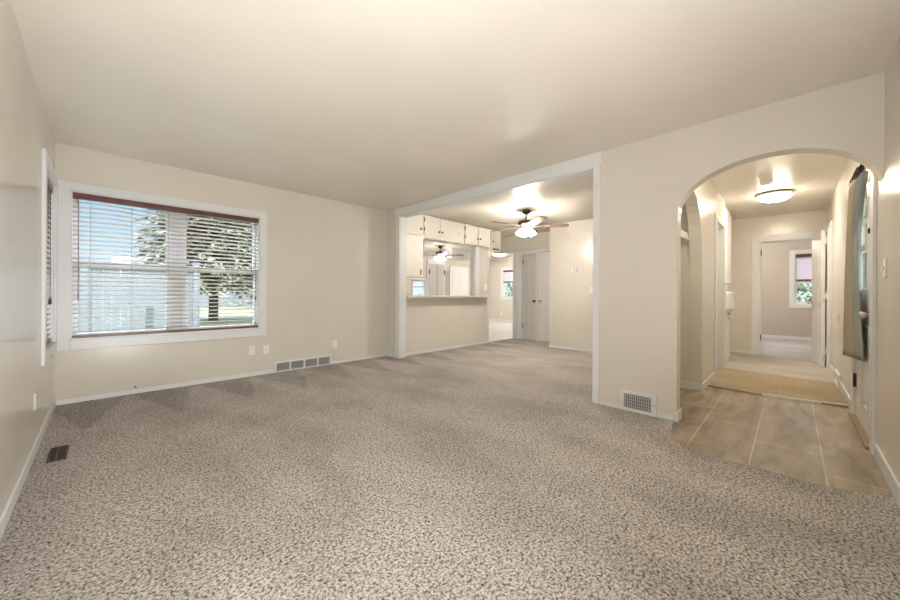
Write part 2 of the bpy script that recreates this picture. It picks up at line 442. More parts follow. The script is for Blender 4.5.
# alcove beyond the arch and the hall's left wall with its own arch
a2 = [(3.50, 1.62), (3.515, 1.72), (3.55, 1.83), (3.61, 1.93), (3.70, 2.02), (3.82, 2.075), (3.95, 2.105), (4.08, 2.115), (4.20, 2.107), (4.32, 2.075), (4.42, 2.02), (4.50, 1.94), (4.57, 1.83), (4.61, 1.73), (4.64, 1.62), (4.66, 1.48), (4.665, 1.35), (4.665, -0.05)]
hp = [(3.50, CZ), (3.50, 1.62)] + a2[1:] + [(5.60, -0.05), (5.60, 2.02), (6.28, 2.02), (6.28, -0.05), (6.46, -0.05), (6.46, CZ)]
st(MB().prism(hp, FY, YH - 0.005, YH + 0.11).build('wall_hall_left', M['wall']))
st(MB().box(4.67, 4.79, YH + 0.11, 1.32, -0.05, CZ).box(3.50, 4.79, 1.20, 1.32, -0.05, CZ).build('wall_alcove', M['wall']))
st(MB().box(6.46, XH, 0.835, 0.95, -0.05, CZ).build('wall_hall_back', M['wall']))
st(MB().box(4.79, 6.46, 1.20, 1.32, -0.05, CZ).build('wall_hall_rear', M['wall']))
ED = (-0.36, 0.41, 0.0, 2.0)
st(MB().holed(FX, XH, XH + 0.12, YR, 2.6, -0.05, CZ, [ED]).build('wall_hall_end', M['wall']))
# dining room
st(MB().box(XT, XT + 0.12, 1.32, 3.42, -0.05, CZ).box(XT + 0.12, XE + 0.12, 3.30, 3.42, -0.05, CZ).build('wall_dining_end', M['wall']))
D1 = (4.09, 4.46); D2 = (3.44, 4.055)   # the narrow door and the wide door in the white-door wall
st(MB().holed(FX, XE, XE + 0.10, 3.42, 4.70, -0.05, 2.05, [(D1[0], D1[1], 0, 1.975), (D2[0], D2[1], 0, 2.005)]).build('wall_closet', M['trim']))
st(MB().box(XE, XE + 0.10, 3.42, 5.30, 2.05, CZ).build('wall_closet_header', M['wall']))
st(MB().box(XE + 0.10, 10.72, 4.58, 4.70, -0.05, CZ).build('wall_kitchen_side', M['wall']))
st(MB().holed(FY, YB, YB + 0.12, XP2, 5.81, -0.05, CZ, [(3.63, 5.38, 1.0, 2.04)]).build('wall_bar', M['wall']))
# kitchen and room beyond
W3 = (6.90, 7.44, 0.95, 1.49)
W6 = (8.37, 8.47, 0.30, 1.84)
W4 = (7.26, 7.72, 0.93, 1.95)
st(MB().holed(FY, 8.50, 8.62, XP, 10.72, -0.4, CZ, [W3, W6]).build('wall_kitchen_back', M['wall']))
st(MB().holed(FX, 10.60, 10.72, 4.70, 8.50, -0.4, CZ, [W4]).build('wall_kitchen_far', M['wall']))
st(MB().box(XP2 - 0.12, XP2, YW, 8.5, -0.4, CZ).build('wall_kitchen_left', M['wall']))
# bedroom at the end of the hall
W5 = (-0.62, -0.045, 0.86, 2.05)
st(MB().holed(FX, 11.56, 11.70, -0.9, 2.6, -0.4, CZ, [W5]).build('wall_bedroom_end', M['farwall']))
st(MB().box(8.27, 11.56, 2.5, 2.6, -0.05, CZ).build('wall_bedroom_side', M['farwall']))

# ------------------------------------------------------------------ baseboards
BH = 0.055
def base_x(name, x, sgn, ys, h=BH, t=0.014):      # along Y on a plane of constant X
    b = MB()
    for y0, y1 in ys:
        b.box(min(x, x + sgn * t), max(x, x + sgn * t), y0, y1, 0.0, h)
    return st(b.build(name, M['trim'], bevel=0.004))
def base_y(name, y, sgn, xs, h=BH, t=0.014):
    b = MB()
    for x0, x1 in xs:
        b.box(x0, x1, min(y, y + sgn * t), max(y, y + sgn * t), 0.0, h)
    return st(b.build(name, M['trim'], bevel=0.004))
base_y('baseboard_front', YW, -1, [(XL, 1.59), (2.385, XP)])
base_x('baseboard_left', XL, 1, [(YR, YW)], 0.075)
base_x('baseboard_partition', XP, -1, [(0.69, 0.822), (1.12, 1.31), (4.585, YW)], 0.05)
base_y('baseboard_right', YR, 1, [(XL, 3.57), (4.80, 5.84), (6.36, 7.22)], 0.10)
base_y('baseboard_bar', YB, -1, [(XP2, 5.80)], 0.06)
base_x('baseboard_dining_end', XT, -1, [(1.32, 3.42)], 0.06)
base_x('baseboard_alcove', 4.67, -1, [(YH - 0.005, 1.20)], 0.085)
base_y('baseboard_hall_left', YH - 0.005, -1, [(4.66, 5.50)], 0.085)
base_x('baseboard_hall_end', XH, -1, [(0.51, 0.83)], 0.06)
base_x('baseboard_bedroom', 11.56, -1, [(-0.39, 2.5)], 0.09)
base_x('baseboard_kitchen_far', 10.60, -1, [(4.7, 8.5)], 0.09)
st(MB().box(XP - 0.012, XP2 + 0.012, 0.668, 0.690, 0.0, 0.085).build('baseboard_arch', M['trim'], bevel=0.004))

# ------------------------------------------------------------------ big cased opening (trim)
c = MB()
c.box(XP - 0.018, XP, 1.305, 4.61, 2.312, CZ - 0.002)
c.box(XP - 0.016, XP, 4.495, 4.585, 0.0, 2.312)
c.box(XP - 0.016, XP, 1.315, 1.378, 0.0, 2.312)
st(c.build('trim_1', M['trim'], bevel=0.003))
c = MB()
c.box(XP, XP2 + 0.01, 4.488, 4.50, 0.0, 2.31)
c.box(XP, XP2 + 0.01, 1.37, 1.382, 0.0, 2.31)
c.box(XP, XP2 + 0.01, 1.37, 4.50, 2.298, 2.31)
st(c.build('trim_2', M['trim']))

# ------------------------------------------------------------------ windows
def window_y(name, y, W, casing, units, sill=True, inward=-1, depth=0.2, mid=None):
    """window in a plane of constant Y; inward = -1 when the room lies at smaller y"""
    x0, x1, z0, z1 = W
    r = structure(name)
    cl, crr, ct, cb = casing
    f = MB()
    t = 0.02 * inward
    ya, yb = sorted((y, y + t))
    f.box(x0 - cl, x0, ya, yb, z0 - cb, z1 + ct).box(x1, x1 + crr, ya, yb, z0 - cb, z1 + ct).box(x0, x1, ya, yb, z1, z1 + ct).box(x0, x1, ya, yb, z0 - cb, z0)
    f.build('casing', M['trim'], r, bevel=0.003)
    y2 = y - inward * depth
    yj0, yj1 = sorted((y, y2))
    MB().box(x0, x0 + 0.012, yj0, yj1, z0, z1).box(x1 - 0.012, x1, yj0, yj1, z0, z1).box(x0, x1, yj0, yj1, z1 - 0.012, z1).box(x0, x1, yj0, yj1, z0, z0 + 0.012).build('jamb', M['trim'], r)
    ys0, ys1 = sorted((y - inward * depth * 0.6, y - inward * depth * 0.6 - inward * 0.035))
    s, gl_ = MB(), MB()
    n = len(units) // 2
    for k in range(n):
        a, b = units[2 * k], units[2 * k + 1]
        if k:
            s.box(units[2 * k - 1], a, min(y - inward * depth * 0.5, y2), max(y - inward * depth * 0.5, y2), z0, z1)
        zm = (z0 + z1) / 2 + 0.05 if mid is None else mid
        for lo, hi in ((z0, zm + 0.02), (zm - 0.02, z1)):
            of = 0.036 * inward if lo == z0 else 0.0
            s.holed(FY, ys0 + of, ys1 + of, a, b, lo, hi, [(a + 0.045, b - 0.045, lo + 0.05, hi - 0.04)])
        gl_.box(a + 0.04, b - 0.04, (ys0 + ys1) / 2 - 0.002, (ys0 + ys1) / 2 + 0.002, z0 + 0.04, z1 - 0.04)
    s.build('sash', M['trim'], r); gl_.build('glass', M['glass'], r)
    return r
def window_x(name, x, W, casing, units, inward=1, depth=0.2, mid=None):
    y0, y1, z0, z1 = W
    r = structure(name)
    cl, crr, ct, cb = casing
    t = 0.02 * inward
    xa, xb = sorted((x, x + t))
    f = MB()
    f.box(xa, xb, y0 - cl, y0, z0 - cb, z1 + ct).box(xa, xb, y1, y1 + crr, z0 - cb, z1 + ct).box(xa, xb, y0, y1, z1, z1 + ct).box(xa, xb, y0, y1, z0 - cb, z0)
    f.build('casing', M['trim'], r, bevel=0.003)
    x2 = x - inward * depth
    j0, j1 = sorted((x, x2))
    MB().box(j0, j1, y0, y0 + 0.012, z0, z1).box(j0, j1, y1 - 0.012, y1, z0, z1).box(j0, j1, y0, y1, z1 - 0.012, z1).box(j0, j1, y0, y1, z0, z0 + 0.012).build('jamb', M['trim'], r)
    s0, s1 = sorted((x - inward * depth * 0.6, x - inward * depth * 0.6 - inward * 0.035))
    s, gl_ = MB(), MB()
    for i in range(len(units) - 1):
        a, b = units[i], units[i + 1]
        zm = (z0 + z1) / 2 + 0.05 if mid is None else mid
        for lo, hi in ((z0, zm + 0.02), (zm - 0.02, z1)):
            of = 0.036 * inward if lo == z0 else 0.0
            s.holed(FX, s0 + of, s1 + of, a, b, lo, hi, [(a + 0.045, b - 0.045, lo + 0.05, hi - 0.04)])
        gl_.box((s0 + s1) / 2 - 0.002, (s0 + s1) / 2 + 0.002, a + 0.04, b - 0.04, z0 + 0.04, z1 - 0.04)
    s.build('sash', M['trim'], r); gl_.build('glass', M['glass'], r)
    return r
window_y('window_1', YW, W1, (0.092, 0.078, 0.082, 0.095), (W1[0], 0.54, 0.635, W1[1]), mid=1.33)
window_x('window_2', XL, W2, (0.095, 0.085, 0.085, 0.085), (W2[0], W2[1]), mid=1.33)
window_y('window_3', 8.50, W3, (0.05, 0.02, 0.04, 0.06), (W3[0], W3[1]), depth=0.12)
window_y('window_6', 8.50, W6, (0.02, 0.02, 0.03, 0.03), (W6[0], W6[1]), depth=0.12)
window_x('window_4', 10.60, W4, (0.085, 0.085, 0.09, 0.11), (W4[0], W4[1]), inward=-1, depth=0.12, mid=1.5)
window_x('window_5', 11.56, W5, (0.09, 0.09, 0.085, 0.10), (W5[0], W5[1]), inward=-1, depth=0.14, mid=1.36)

# ------------------------------------------------------------------ blinds
def blind_y(label, y, x0, x1, ztop, zbot, headh, pitch, sm, tilt=R(-12), warp=0.0, cords=()):
    r = thing('window_blind', label, 'blind', ((x0 + x1) / 2, y, zbot))
    MB().box(x0, x1, y - 0.032, y + 0.03, ztop - headh, ztop).build('headrail', M['mahogany'], r, bevel=0.004)
    MB().box(x0 + 0.004, x1 - 0.004, y - 0.026, y + 0.026, zbot, zbot + 0.026).build('bottom_rail', M['mahogany'], r, bevel=0.004)
    s = MB()
    z = zbot + 0.026 + pitch * 0.8
    nseg = 14
    while z < ztop - headh - 0.012:
        k = max(0.0, (z - 1.30) / 0.65)
        prev = None
        for i in range(nseg + 1):
            x = x0 + 0.006 + (x1 - x0 - 0.012) * i / nseg
            dz = warp * k * math.sin(i * 0.95 + z * 3.1) * (0.6 + 0.4 * math.sin(i * 0.41 + 1))
            c_ = [s.bm.verts.new((x, y + a * 0.0245 * math.cos(tilt), z + dz + a * 0.0245 * math.sin(tilt) + b * 0.0014)) for a, b in ((-1, -1), (1, -1), (1, 1), (-1, 1))]
            if prev:
                for q in range(4):
                    s.bm.faces.new((prev[q], prev[(q + 1) % 4], c_[(q + 1) % 4], c_[q]))
            else:
                s.bm.faces.new(c_)
            prev = c_
        s.bm.faces.new(prev)
        z += pitch
    s.build('slats', sm, r)
    for cxp in cords:
        MB().tube([(cxp, y - 0.027, ztop - headh), (cxp, y - 0.027, zbot + 0.02)], 0.0017, 6).build('ladder_cord', M['cord'], r)
    return r
b1 = blind_y('wide wooden blind with mahogany rails in the large two-part window', YW + 0.045, W1[0] + 0.005, W1[1] - 0.005, 2.017, 0.612, 0.062, 0.0445, M['slat'], warp=0.010, cords=(-0.085, 0.21, 0.505, 0.78, 1.06, 1.33))
MB().tube([(-0.165, YW + 0.012, 1.95), (-0.163, YW + 0.012, 1.20), (-0.165, YW + 0.012, 0.98)], 0.004, 8).build('tilt_wand', M['cord'], b1)
MB().tube([(1.372, YW + 0.014, 1.95), (1.374, YW + 0.014, 1.02)], 0.002, 6).lathe((1.374, YW + 0.014, 0.99), [(0.004, 0.03), (0.008, 0.01), (0.008, -0.02), (0.004, -0.03)], 10).build('pull_cord', M['bronze'], b1)

def blind_x(label, x, y0, y1, ztop, zbot, headh, pitch, sm, tilt):
    r = thing('window_blind', label, 'blind', (x, (y0 + y1) / 2, zbot))
    MB().box(x - 0.03, x + 0.03, y0, y1, ztop - headh, ztop).build('headrail', M['mahogany'], r, bevel=0.004)
    MB().box(x - 0.026, x + 0.026, y0, y1, zbot, zbot + 0.03).build('bottom_rail', M['mahogany'], r, bevel=0.004)
    s = MB()
    z = zbot + 0.03 + pitch * 0.8
    while z < ztop - headh - 0.01:
        s.tbox(Matrix.Translation((x, (y0 + y1) / 2, z)) @ Matrix.Rotation(tilt, 4, 'Y'), 0.049, y1 - y0 - 0.01, 0.003)
        z += pitch
    s.build('slats', sm, r)
    return r
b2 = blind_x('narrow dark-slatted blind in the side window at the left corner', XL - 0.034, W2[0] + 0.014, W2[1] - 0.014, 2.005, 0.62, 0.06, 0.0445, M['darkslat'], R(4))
MB().tube([(XL - 0.01, 4.62, 1.95), (XL - 0.01, 4.62, 1.02)], 0.002, 6).lathe((XL - 0.01, 4.62, 0.98), [(0.004, 0.035), (0.010, 0.01), (0.010, -0.025), (0.004, -0.035)], 10).build('pull_cord', M['bronze'], b2)
blind_x('half-drawn pale blind with brown rails in the bedroom window past the hall', 11.56 + 0.045, W5[0] + 0.014, W5[1] - 0.014, 2.035, 1.41, 0.07, 0.030, M['paleslat'], R(-62))
blind_x('small half-drawn pale blind in the far window beyond the passage', 10.60 + 0.035, W4[0] + 0.014, W4[1] - 0.014, 1.935, 1.49, 0.05, 0.030, M['paleslat'], R(-62))

# ------------------------------------------------------------------ doors
def knob_x(name, parent, x, y, z, m_, sgn=-1, r=0.027):   # knob sticking out along x
    return MB().lathe((x, y, z), [(0.030, 0), (0.030, sgn * 0.006), (0.011, sgn * 0.010), (0.010, sgn * 0.030), (r, sgn * 0.040), (r * 1.02, sgn * 0.054), (r * 0.7, sgn * 0.066)], 18, 'x').build(name, m_, parent)
def knob_y(name, parent, x, y, z, m_, sgn=1, r=0.027):
    return MB().lathe((x, y, z), [(0.032, 0), (0.032, sgn * 0.006), (0.011, sgn * 0.010), (0.010, sgn * 0.030), (r, sgn * 0.040), (r * 1.02, sgn * 0.056), (r * 0.7, sgn * 0.068)], 18, 'y').build(name, m_, parent)

# door_1: narrow panelled closet door
d = structure('door_1')
y0, y1 = D1[0] + 0.008, D1[1] - 0.022
xs = XE + 0.030
s = MB().box(xs, xs + 0.03, y0, y1, 0.02, 1.965)
s.holed(FX, xs - 0.016, xs, y0, y1, 0.02, 1.965, [(y0 + 0.085, y1 - 0.085, 1.02, 1.84), (y0 + 0.085, y1 - 0.085, 0.26, 0.82)])
s.build('slab', M['closet'], d, bevel=0.003)
MB().box(xs - 0.004, xs, y0 + 0.10, y1 - 0.10, 1.04, 1.82).box(xs - 0.004, xs, y0 + 0.10, y1 - 0.10, 0.28, 0.80).build('panel', M['closet'], d, bevel=0.003)
for z in (1.80, 0.33):
    MB().box(xs - 0.022, xs - 0.008, y1 - 0.002, y1 + 0.014, z - 0.05, z + 0.05).lathe((xs - 0.022, y1 + 0.006, z), [(0.007, -0.052), (0.007, 0.052)], 10).build('hinge', M['black'], d)
knob_x('knob', d, xs - 0.016, y0 + 0.045, 0.90, M['bronze'], r=0.024)
# door_2: flat wide door with silver knob
d = structure('door_2')
MB().box(XE + 0.004, XE + 0.04, D2[0] + 0.005, D2[1] - 0.005, 0.02, 1.995).build('slab', M['door'], d, bevel=0.003)
knob_x('knob', d, XE + 0.004, D2[1] - 0.065, 0.90, M['chrome'], r=0.026)
MB().box(XE - 0.006, XE + 0.004, D2[1] - 0.30, D2[1] - 0.24, 1.02, 1.07).build('latch_plate', M['whiteplastic'], d)
# casings on that wall
c = MB()
c.box(XE - 0.018, XE, 4.46, 4.545, 0.0, 2.05).box(XE - 0.018, XE, 4.058, 4.092, 0.0, 2.05).box(XE - 0.018, XE, 4.092, 4.46, 1.975, 2.05).box(XE - 0.018, XE, 3.43, 4.058, 2.005, 2.05)
c.box(XE - 0.012, XE + 0.11, 4.70, 4.712, 0.0, 2.05).box(XE - 0.018, XE, 4.60, 4.70, 0.0, 2.05)
st(c.build('trim_3', M['trim'], bevel=0.003))

# door_3: ajar white door on the right of the hall
d = structure('door_3')
hx, hy = 7.435, -0.345
ang = R(6.5)
T = Matrix.Translation((hx, hy, 0)) @ Matrix.Rotation(ang, 4, 'Z')
MB().tbox(T @ Matrix.Translation((0.34, 0.022, 1.02)), 0.68, 0.044, 2.0).build('slab', M['door'], d, bevel=0.002)
MB().tbox(T @ Matrix.Translation((0.34, 0.046, 1.42)), 0.44, 0.008, 0.9).tbox(T @ Matrix.Translation((0.34, 0.046, 0.52)), 0.44, 0.008, 0.6).build('panel', M['door'], d)
for z in (1.86, 1.05, 0.25):
    MB().box(hx - 0.022, hx - 0.012, hy - 0.075, hy + 0.036, z - 0.045, z + 0.045).lathe((hx - 0.020, hy - 0.012, z), [(0.009, -0.05), (0.009, 0.05)], 10).build('hinge', M['door'], d)
tip = T @ Vector((0.62, 0.044, 0.95))
MB().lathe(tip, [(0.028, 0), (0.028, 0.006), (0.011, 0.012), (0.026, 0.034), (0.026, 0.05), (0.015, 0.06)], 16, 'y').build('knob', M['chrome'], d)
c = MB()
c.box(7.34, 7.425, YR, -0.358, 0.0, 2.03).box(7.24, 7.34, YR, YR + 0.02, 0.0, 2.12).box(7.34, 8.15, YR, YR + 0.02, 2.03, 2.12)
st(c.build('trim_4', M['trim'], bevel=0.003))
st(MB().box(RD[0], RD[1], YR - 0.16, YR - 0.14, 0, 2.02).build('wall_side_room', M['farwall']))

# end doorway of the hall
c = MB()
c.box(XH - 0.018, XH, 0.41, 0.512, 0.0, 2.10).box(XH - 0.018, XH, -0.39, 0.41, 2.0, 2.10).box(XH, XH + 0.12, 0.395, 0.41, 0.0, 2.0).box(XH, XH + 0.12, -0.36, 0.41, 1.985, 2.0)
c.box(XH + 0.05, XH + 0.085, 0.380, 0.397, 0.0, 1.985)
t5 = st(c.build('trim_5', M['trim'], bevel=0.003))
for z in (1.81, 0.32):
    MB().box(XH + 0.010, XH + 0.05, 0.389, 0.397, z - 0.045, z + 0.045).lathe((XH + 0.008, 0.388, z), [(0.007, -0.05), (0.007, 0.05)], 10).build('hinge', M['brownmetal'], t5)

# doorway in the hall's left wall (closed grey-white door set back in it)
c = MB()
c.box(5.50, 5.60, YH - 0.027, YH - 0.005, 0.0, 2.11).box(6.28, 6.38, YH - 0.027, YH - 0.005, 0.0, 2.11).box(5.60, 6.28, YH - 0.027, YH - 0.005, 2.02, 2.11)
c.box(5.60, 5.612, YH - 0.005, YH + 0.11, 0, 2.02).box(6.268, 6.28, YH - 0.005, YH + 0.11, 0, 2.02).box(5.60, 6.28, YH - 0.005, YH + 0.11, 2.008, 2.02)
st(c.build('trim_6', M['trim'], bevel=0.003))
d = structure('door_4')
MB().box(5.615, 6.265, YH + 0.06, YH + 0.10, 0.02, 2.0).build('slab', M['door'], d, bevel=0.003)
knob_y('knob', d, 5.68, YH + 0.06, 0.95, M['chrome'], sgn=-1, r=0.024)
MB().box(5.604, 5.616, YH - 0.02, YH + 0.03, 1.16, 1.28).build('strike_plate', M['chrome'], d)

# front door in the right wall
d = structure('door_5')
ys = YR - 0.003        # inner face of the leaf
x0, x1 = DR[0] + 0.045, DR[1] - 0.045
s = MB()
s.holed(FY, ys - 0.042, ys, x0, x1, 0.02, 2.02, [(x0 + 0.33, x1 - 0.13, 1.12, 1.42), (x0 + 0.33, x1 - 0.13, 1.47, 1.66), (x0 + 0.33, x1 - 0.13, 1.70, 1.90)])
s.build('slab', M['door'], d, bevel=0.003)
MB().box(x0 + 0.33, x1 - 0.13, ys - 0.024, ys - 0.018, 1.12, 1.90).build('glass', M['glass'], d)
xm = (x0 + x1) / 2
pn = MB()
for a, b in ((x0 + 0.13, xm - 0.05), (xm + 0.05, x1 - 0.13)):
    pn.holed(FY, ys, ys + 0.010, a, b, 0.20, 0.84, [(a + 0.025, b - 0.025, 0.225, 0.815)])
    pn.box(a + 0.06, b - 0.06, ys, ys + 0.008, 0.26, 0.78)
pn.build('panel', M['door'], d, bevel=0.003)
MB().box(x1 - 0.06, x1 + 0.028, ys, ys + 0.004, 0.27, 0.38).lathe((x1 + 0.012, ys + 0.010, 0.325), [(0.010, -0.06), (0.010, 0.06)], 10).build('hinge', M['brownmetal'], d)
MB().box(x1 - 0.06, x1 + 0.028, ys, ys + 0.004, 1.72, 1.83).lathe((x1 + 0.012, ys + 0.010, 1.775), [(0.010, -0.06), (0.010, 0.06)], 10).build('hinge', M['brownmetal'], d)
MB().lathe((x0 + 0.06, ys, 0.925), [(0.030, 0), (0.030, 0.006), (0.012, 0.010), (0.011, 0.026), (0.020, 0.030), (0.026, 0.042), (0.024, 0.056), (0.013, 0.064), (0.008, 0.066), (0.007, 0.076)], 20, 'y').build('knob', M['chrome'], d)
MB().lathe((x0 + 0.05, ys, 1.52), [(0.026, 0), (0.026, 0.008), (0.018, 0.011)], 18, 'y').box(x0 + 0.044, x0 + 0.056, ys + 0.009, ys + 0.024, 1.505, 1.54).build('deadbolt', M['black'], d)
# casing, jamb
c = MB()
c.box(DR[0] - 0.095, DR[0] + 0.012, YR, YR + 0.018, 0.0, 2.06).box(DR[1] - 0.012, DR[1] + 0.095, YR, YR + 0.018, 0.0, 2.06).box(DR[0] - 0.095, DR[1] + 0.095, YR, YR + 0.018, 2.035, 2.13)
c.box(DR[0], DR[0] + 0.035, YR - 0.16, YR, 0, 2.05).box(DR[1] - 0.035, DR[1], YR - 0.16, YR, 0, 2.05).box(DR[0], DR[1], YR - 0.16, YR, 2.025, 2.05)
st(c.build('trim_7', M['trim'], bevel=0.003))
st(MB().box(DR[0] + 0.002, DR[1] + 0.05, YR - 0.14, YR + 0.035, 0.0, 0.022).build('trim_8', M['wood_sill'], bevel=0.006))
st(MB().box(2.9, 5.6, -2.6, YR - 0.16, 2.5, 2.62).build('sun_block_slab', M['trim']))  # unseen slab added to keep sun through the door glass off the floor
st(MB().box(3.2, 5.2, -2.2, YR - 0.16, -0.25, -0.06).build('ground', M['exterior']))

# ------------------------------------------------------------------ curtain on the front door
r = thing('door_curtain', 'grey-green curtain hanging from a rod across the front door', 'curtain', (4.0, YR + 0.02, 1.95))
NU, NV = 60, 26
s = MB()
Gv = []
def lerp(t, v):
    for (a, p), (b, q) in zip(t, t[1:]):
        if v <= b:
            return p + (q - p) * (v - a) / (b - a)
    return t[-1][1]
for j in range(NV + 1):
    v = j / NV
    z = 1.955 - v * (1.955 - 0.60)
    row = []
    for i in range(NU + 1):
        u = i / NU
        xl = 4.16 + 0.60 * v ** 0.9            # far, hinge-side edge
        xr = lerp([(0, 3.80), (0.1, 4.0), (0.3, 4.15), (0.6, 4.08), (0.8, 3.95), (1, 3.80)], v)
        x = xr + (xl - xr) * u
        amp = 0.020 * (1 - 0.45 * v)
        yb = YR + 0.066 - 0.034 * (1 - u)
        y = yb + amp * math.sin(u * 2 * math.pi * 5.5 + 0.7 * v)
        zz = z + (-0.075 * u * v ** 4 + 0.0)
        row.append(s.bm.verts.new((x, y, zz)))
    Gv.append(row)
for j in range(NV):
    for i in range(NU):
        f = s.bm.faces.new((Gv[j][i], Gv[j][i + 1], Gv[j + 1][i + 1], Gv[j + 1][i]))
        f.smooth = True
        f.material_index = 1 if (i > NU * 0.42) else 0
fab = s.build('fabric', [M['teal'], M['taupe']], r)
so = fab.modifiers.new('solid', 'SOLIDIFY'); so.thickness = 0.004
yr = YR + 0.062
MB().tube([(4.22, yr, 1.962), (3.55, yr, 1.962)], 0.011, 12).lathe((4.24, yr, 1.962), [(0.006, -0.03), (0.018, -0.015), (0.020, 0.0), (0.012, 0.02)], 14, 'x').build('rod', M['bronze'], r)
for x in (4.17, 3.60):
    MB().box(x - 0.012, x + 0.012, YR - 0.02, yr - 0.006, 1.945, 1.978).build('bracket', M['bronze'], r)
for k in range(9):
    x = 4.13 - k * 0.047
    MB().lathe((x, yr, 1.958), [(0.0125, -0.004), (0.021, -0.004), (0.021, 0.004), (0.0125, 0.004), (0.0125, -0.004)], 16, 'x', cap=False).build('curtain_ring', M['bronze'], r)

# ------------------------------------------------------------------ kitchen cabinets above the bar
def cabinet(label, x0, x1, z0, z1, doors, knobs, hinges=(), extra=None, grp='wall cabinets above the bar'):
    yf = 4.555
    r = thing('wall_cabinet', label, 'cabinet', ((x0 + x1) / 2, YB, z0), grp)
    b = MB().box(x0, x1, yf, YB, z0, z1)
    b.build('body', M['cab'], r, bevel=0.003)
    for (a, b_, za, zb) in doors:
        MB().box(a + 0.003, b_ - 0.003, yf - 0.02, yf, za, zb).build('door', M['cab'], r, bevel=0.003)
    for (x, z) in knobs:
        MB().lathe((x, yf - 0.02, z), [(0.008, 0), (0.008, -0.012), (0.017, -0.018), (0.017, -0.026), (0.010, -0.030)], 14, 'y').build('knob', M['bronze'], r)
    for (x, z) in hinges:
        MB().box(x - 0.008, x + 0.008, yf - 0.027, yf - 0.018, z - 0.035, z + 0.035).build('hinge', M['brownmetal'], r)
    return r
zt = 2.425
cabinet('tall cream wall cabinet at the left end of the bar opening', 3.515, 3.915, 1.335, zt + 0.008, [(3.52, 3.905, 2.055, zt), (3.52, 3.905, 1.345, 2.05)], [(3.845, 2.17), ], [])
k1 = [o for o in bpy.data.objects if o.name.startswith('wall_cabinet')][-1]
MB().box(3.845, 3.866, 4.520, 4.536, 1.385, 1.475).build('pull', M['chrome'], k1)
c2 = cabinet('cream double-door cabinet above the left part of the bar opening', 3.918, 4.965, 2.075, zt + 0.008, [(3.925, 4.31, 2.085, zt), (4.313, 4.64, 2.085, zt)], [(4.275, 2.17), (4.35, 2.172)], [(3.93, 2.35), (3.93, 2.185)])
# scalloped valance below it
pts = [(3.918, 2.075), (3.918, 1.985), (3.95, 2.03), (4.0, 2.048), (4.10, 2.050), (4.40, 2.046), (4.50, 2.040), (4.55, 2.025), (4.60, 2.015), (4.66, 2.022), (4.72, 2.04), (4.80, 2.042), (4.86, 2.030), (4.91, 2.015), (4.965, 2.012), (4.965, 2.075)]
MB().prism(pts, FY, 4.552, 4.572).build('valance', M['cab'], c2)
MB().lathe((4.83, 4.555, 2.20), [(0.011, 0), (0.011, -0.012)], 12, 'y').build('button_catch', M['ventgrey'], c2)
c3 = cabinet('cream double-door cabinet above the right part of the bar opening', 4.97, 5.745, 2.04, zt + 0.008, [(4.98, 5.385, 2.05, zt), (5.39, 5.735, 2.05, zt)], [(5.35, 2.172), (5.43, 2.175)], [(4.985, 2.342), (4.985, 2.178)])
c4 = cabinet('small single-door cabinet with a slotted grille over the passage', 5.75, 6.15, 1.985, zt + 0.008, [(5.79, 6.14, 2.075, zt)], [(5.85, 2.173)], [])
MB().box(5.88, 6.10, 4.549, 4.558, 2.005, 2.045).build('grille', M['ventdark'], c4)
# white bracket under the small cabinet, on the wall end
st(MB().box(5.80, 5.83, 4.60, 4.75, 0.0, 1.985).build('trim_9', M['trim'], bevel=0.003))
# column trim at right of the pass-through, lining
c = MB()
c.box(5.39, 5.50, YB - 0.014, YB, 1.02, 2.04).box(5.368, 5.38, YB, YB + 0.12, 1.02, 2.04).box(3.63, 5.38, YB, YB + 0.12, 2.028, 2.04)
st(c.build('trim_10', M['trim'], bevel=0.003))

# bar counter
pts = [(3.505, 4.42), (5.58, 4.42), (5.66, 4.45), (5.70, 4.52), (5.70, 4.618), (5.378, 4.618), (5.378, 4.86), (3.632, 4.86), (3.632, 4.618), (3.505, 4.618)]
o = MB().prism(pts, FZ, 0.985, 1.022).build('bar_counter', M['counter'], bevel=0.006)
tag(o, 'long beige laminate bar top under the wall cabinets', 'counter')

# ------------------------------------------------------------------ kitchen seen through the pass-through
# pantry cupboard with two tall grey doors
r = thing('pantry_cupboard', 'tall pale grey two-door pantry cupboard seen through the bar opening', 'cupboard', (7.87, 8.45, 0))
MB().box(7.46, 8.28, 8.44, 8.478, 0.0, 2.18).build('body', M['trim'], r, bevel=0.003)
gd = mat('pantry_grey', (0.52, 0.51, 0.50), 0.45)
for a, b_, hxk in ((7.52, 7.86, 7.53), (7.88, 8.22, 8.21)):
    q = MB().box(a, b_, 8.42, 8.44, 0.08, 2.04).build('door', gd, r, bevel=0.003)
    for z in (1.78, 0.4):
        MB().box(hxk - 0.02, hxk + 0.02, 8.41, 8.422, z - 0.07, z + 0.07).build('hinge', M['bronze'], q)
# soffit and white door below it
st(MB().box(7.36, 8.30, 7.25, 7.60, 2.13, CZ).build('trim_11', M['trim'], bevel=0.003))
d = structure('door_6')
MB().box(8.52, 9.46, 8.455, 8.495, 0.02, 2.02).build('slab', M['door'], d, bevel=0.003)
MB().box(8.63, 8.95, 8.447, 8.457, 1.05, 1.86).box(9.03, 9.35, 8.447, 8.457, 1.05, 1.86).box(8.63, 8.95, 8.447, 8.457, 0.2, 0.85).box(9.03, 9.35, 8.447, 8.457, 0.2, 0.85).build('panel', M['door'], d, bevel=0.003)
knob_y('knob', d, 9.40, 8.455, 0.95, M['chrome'], sgn=-1)
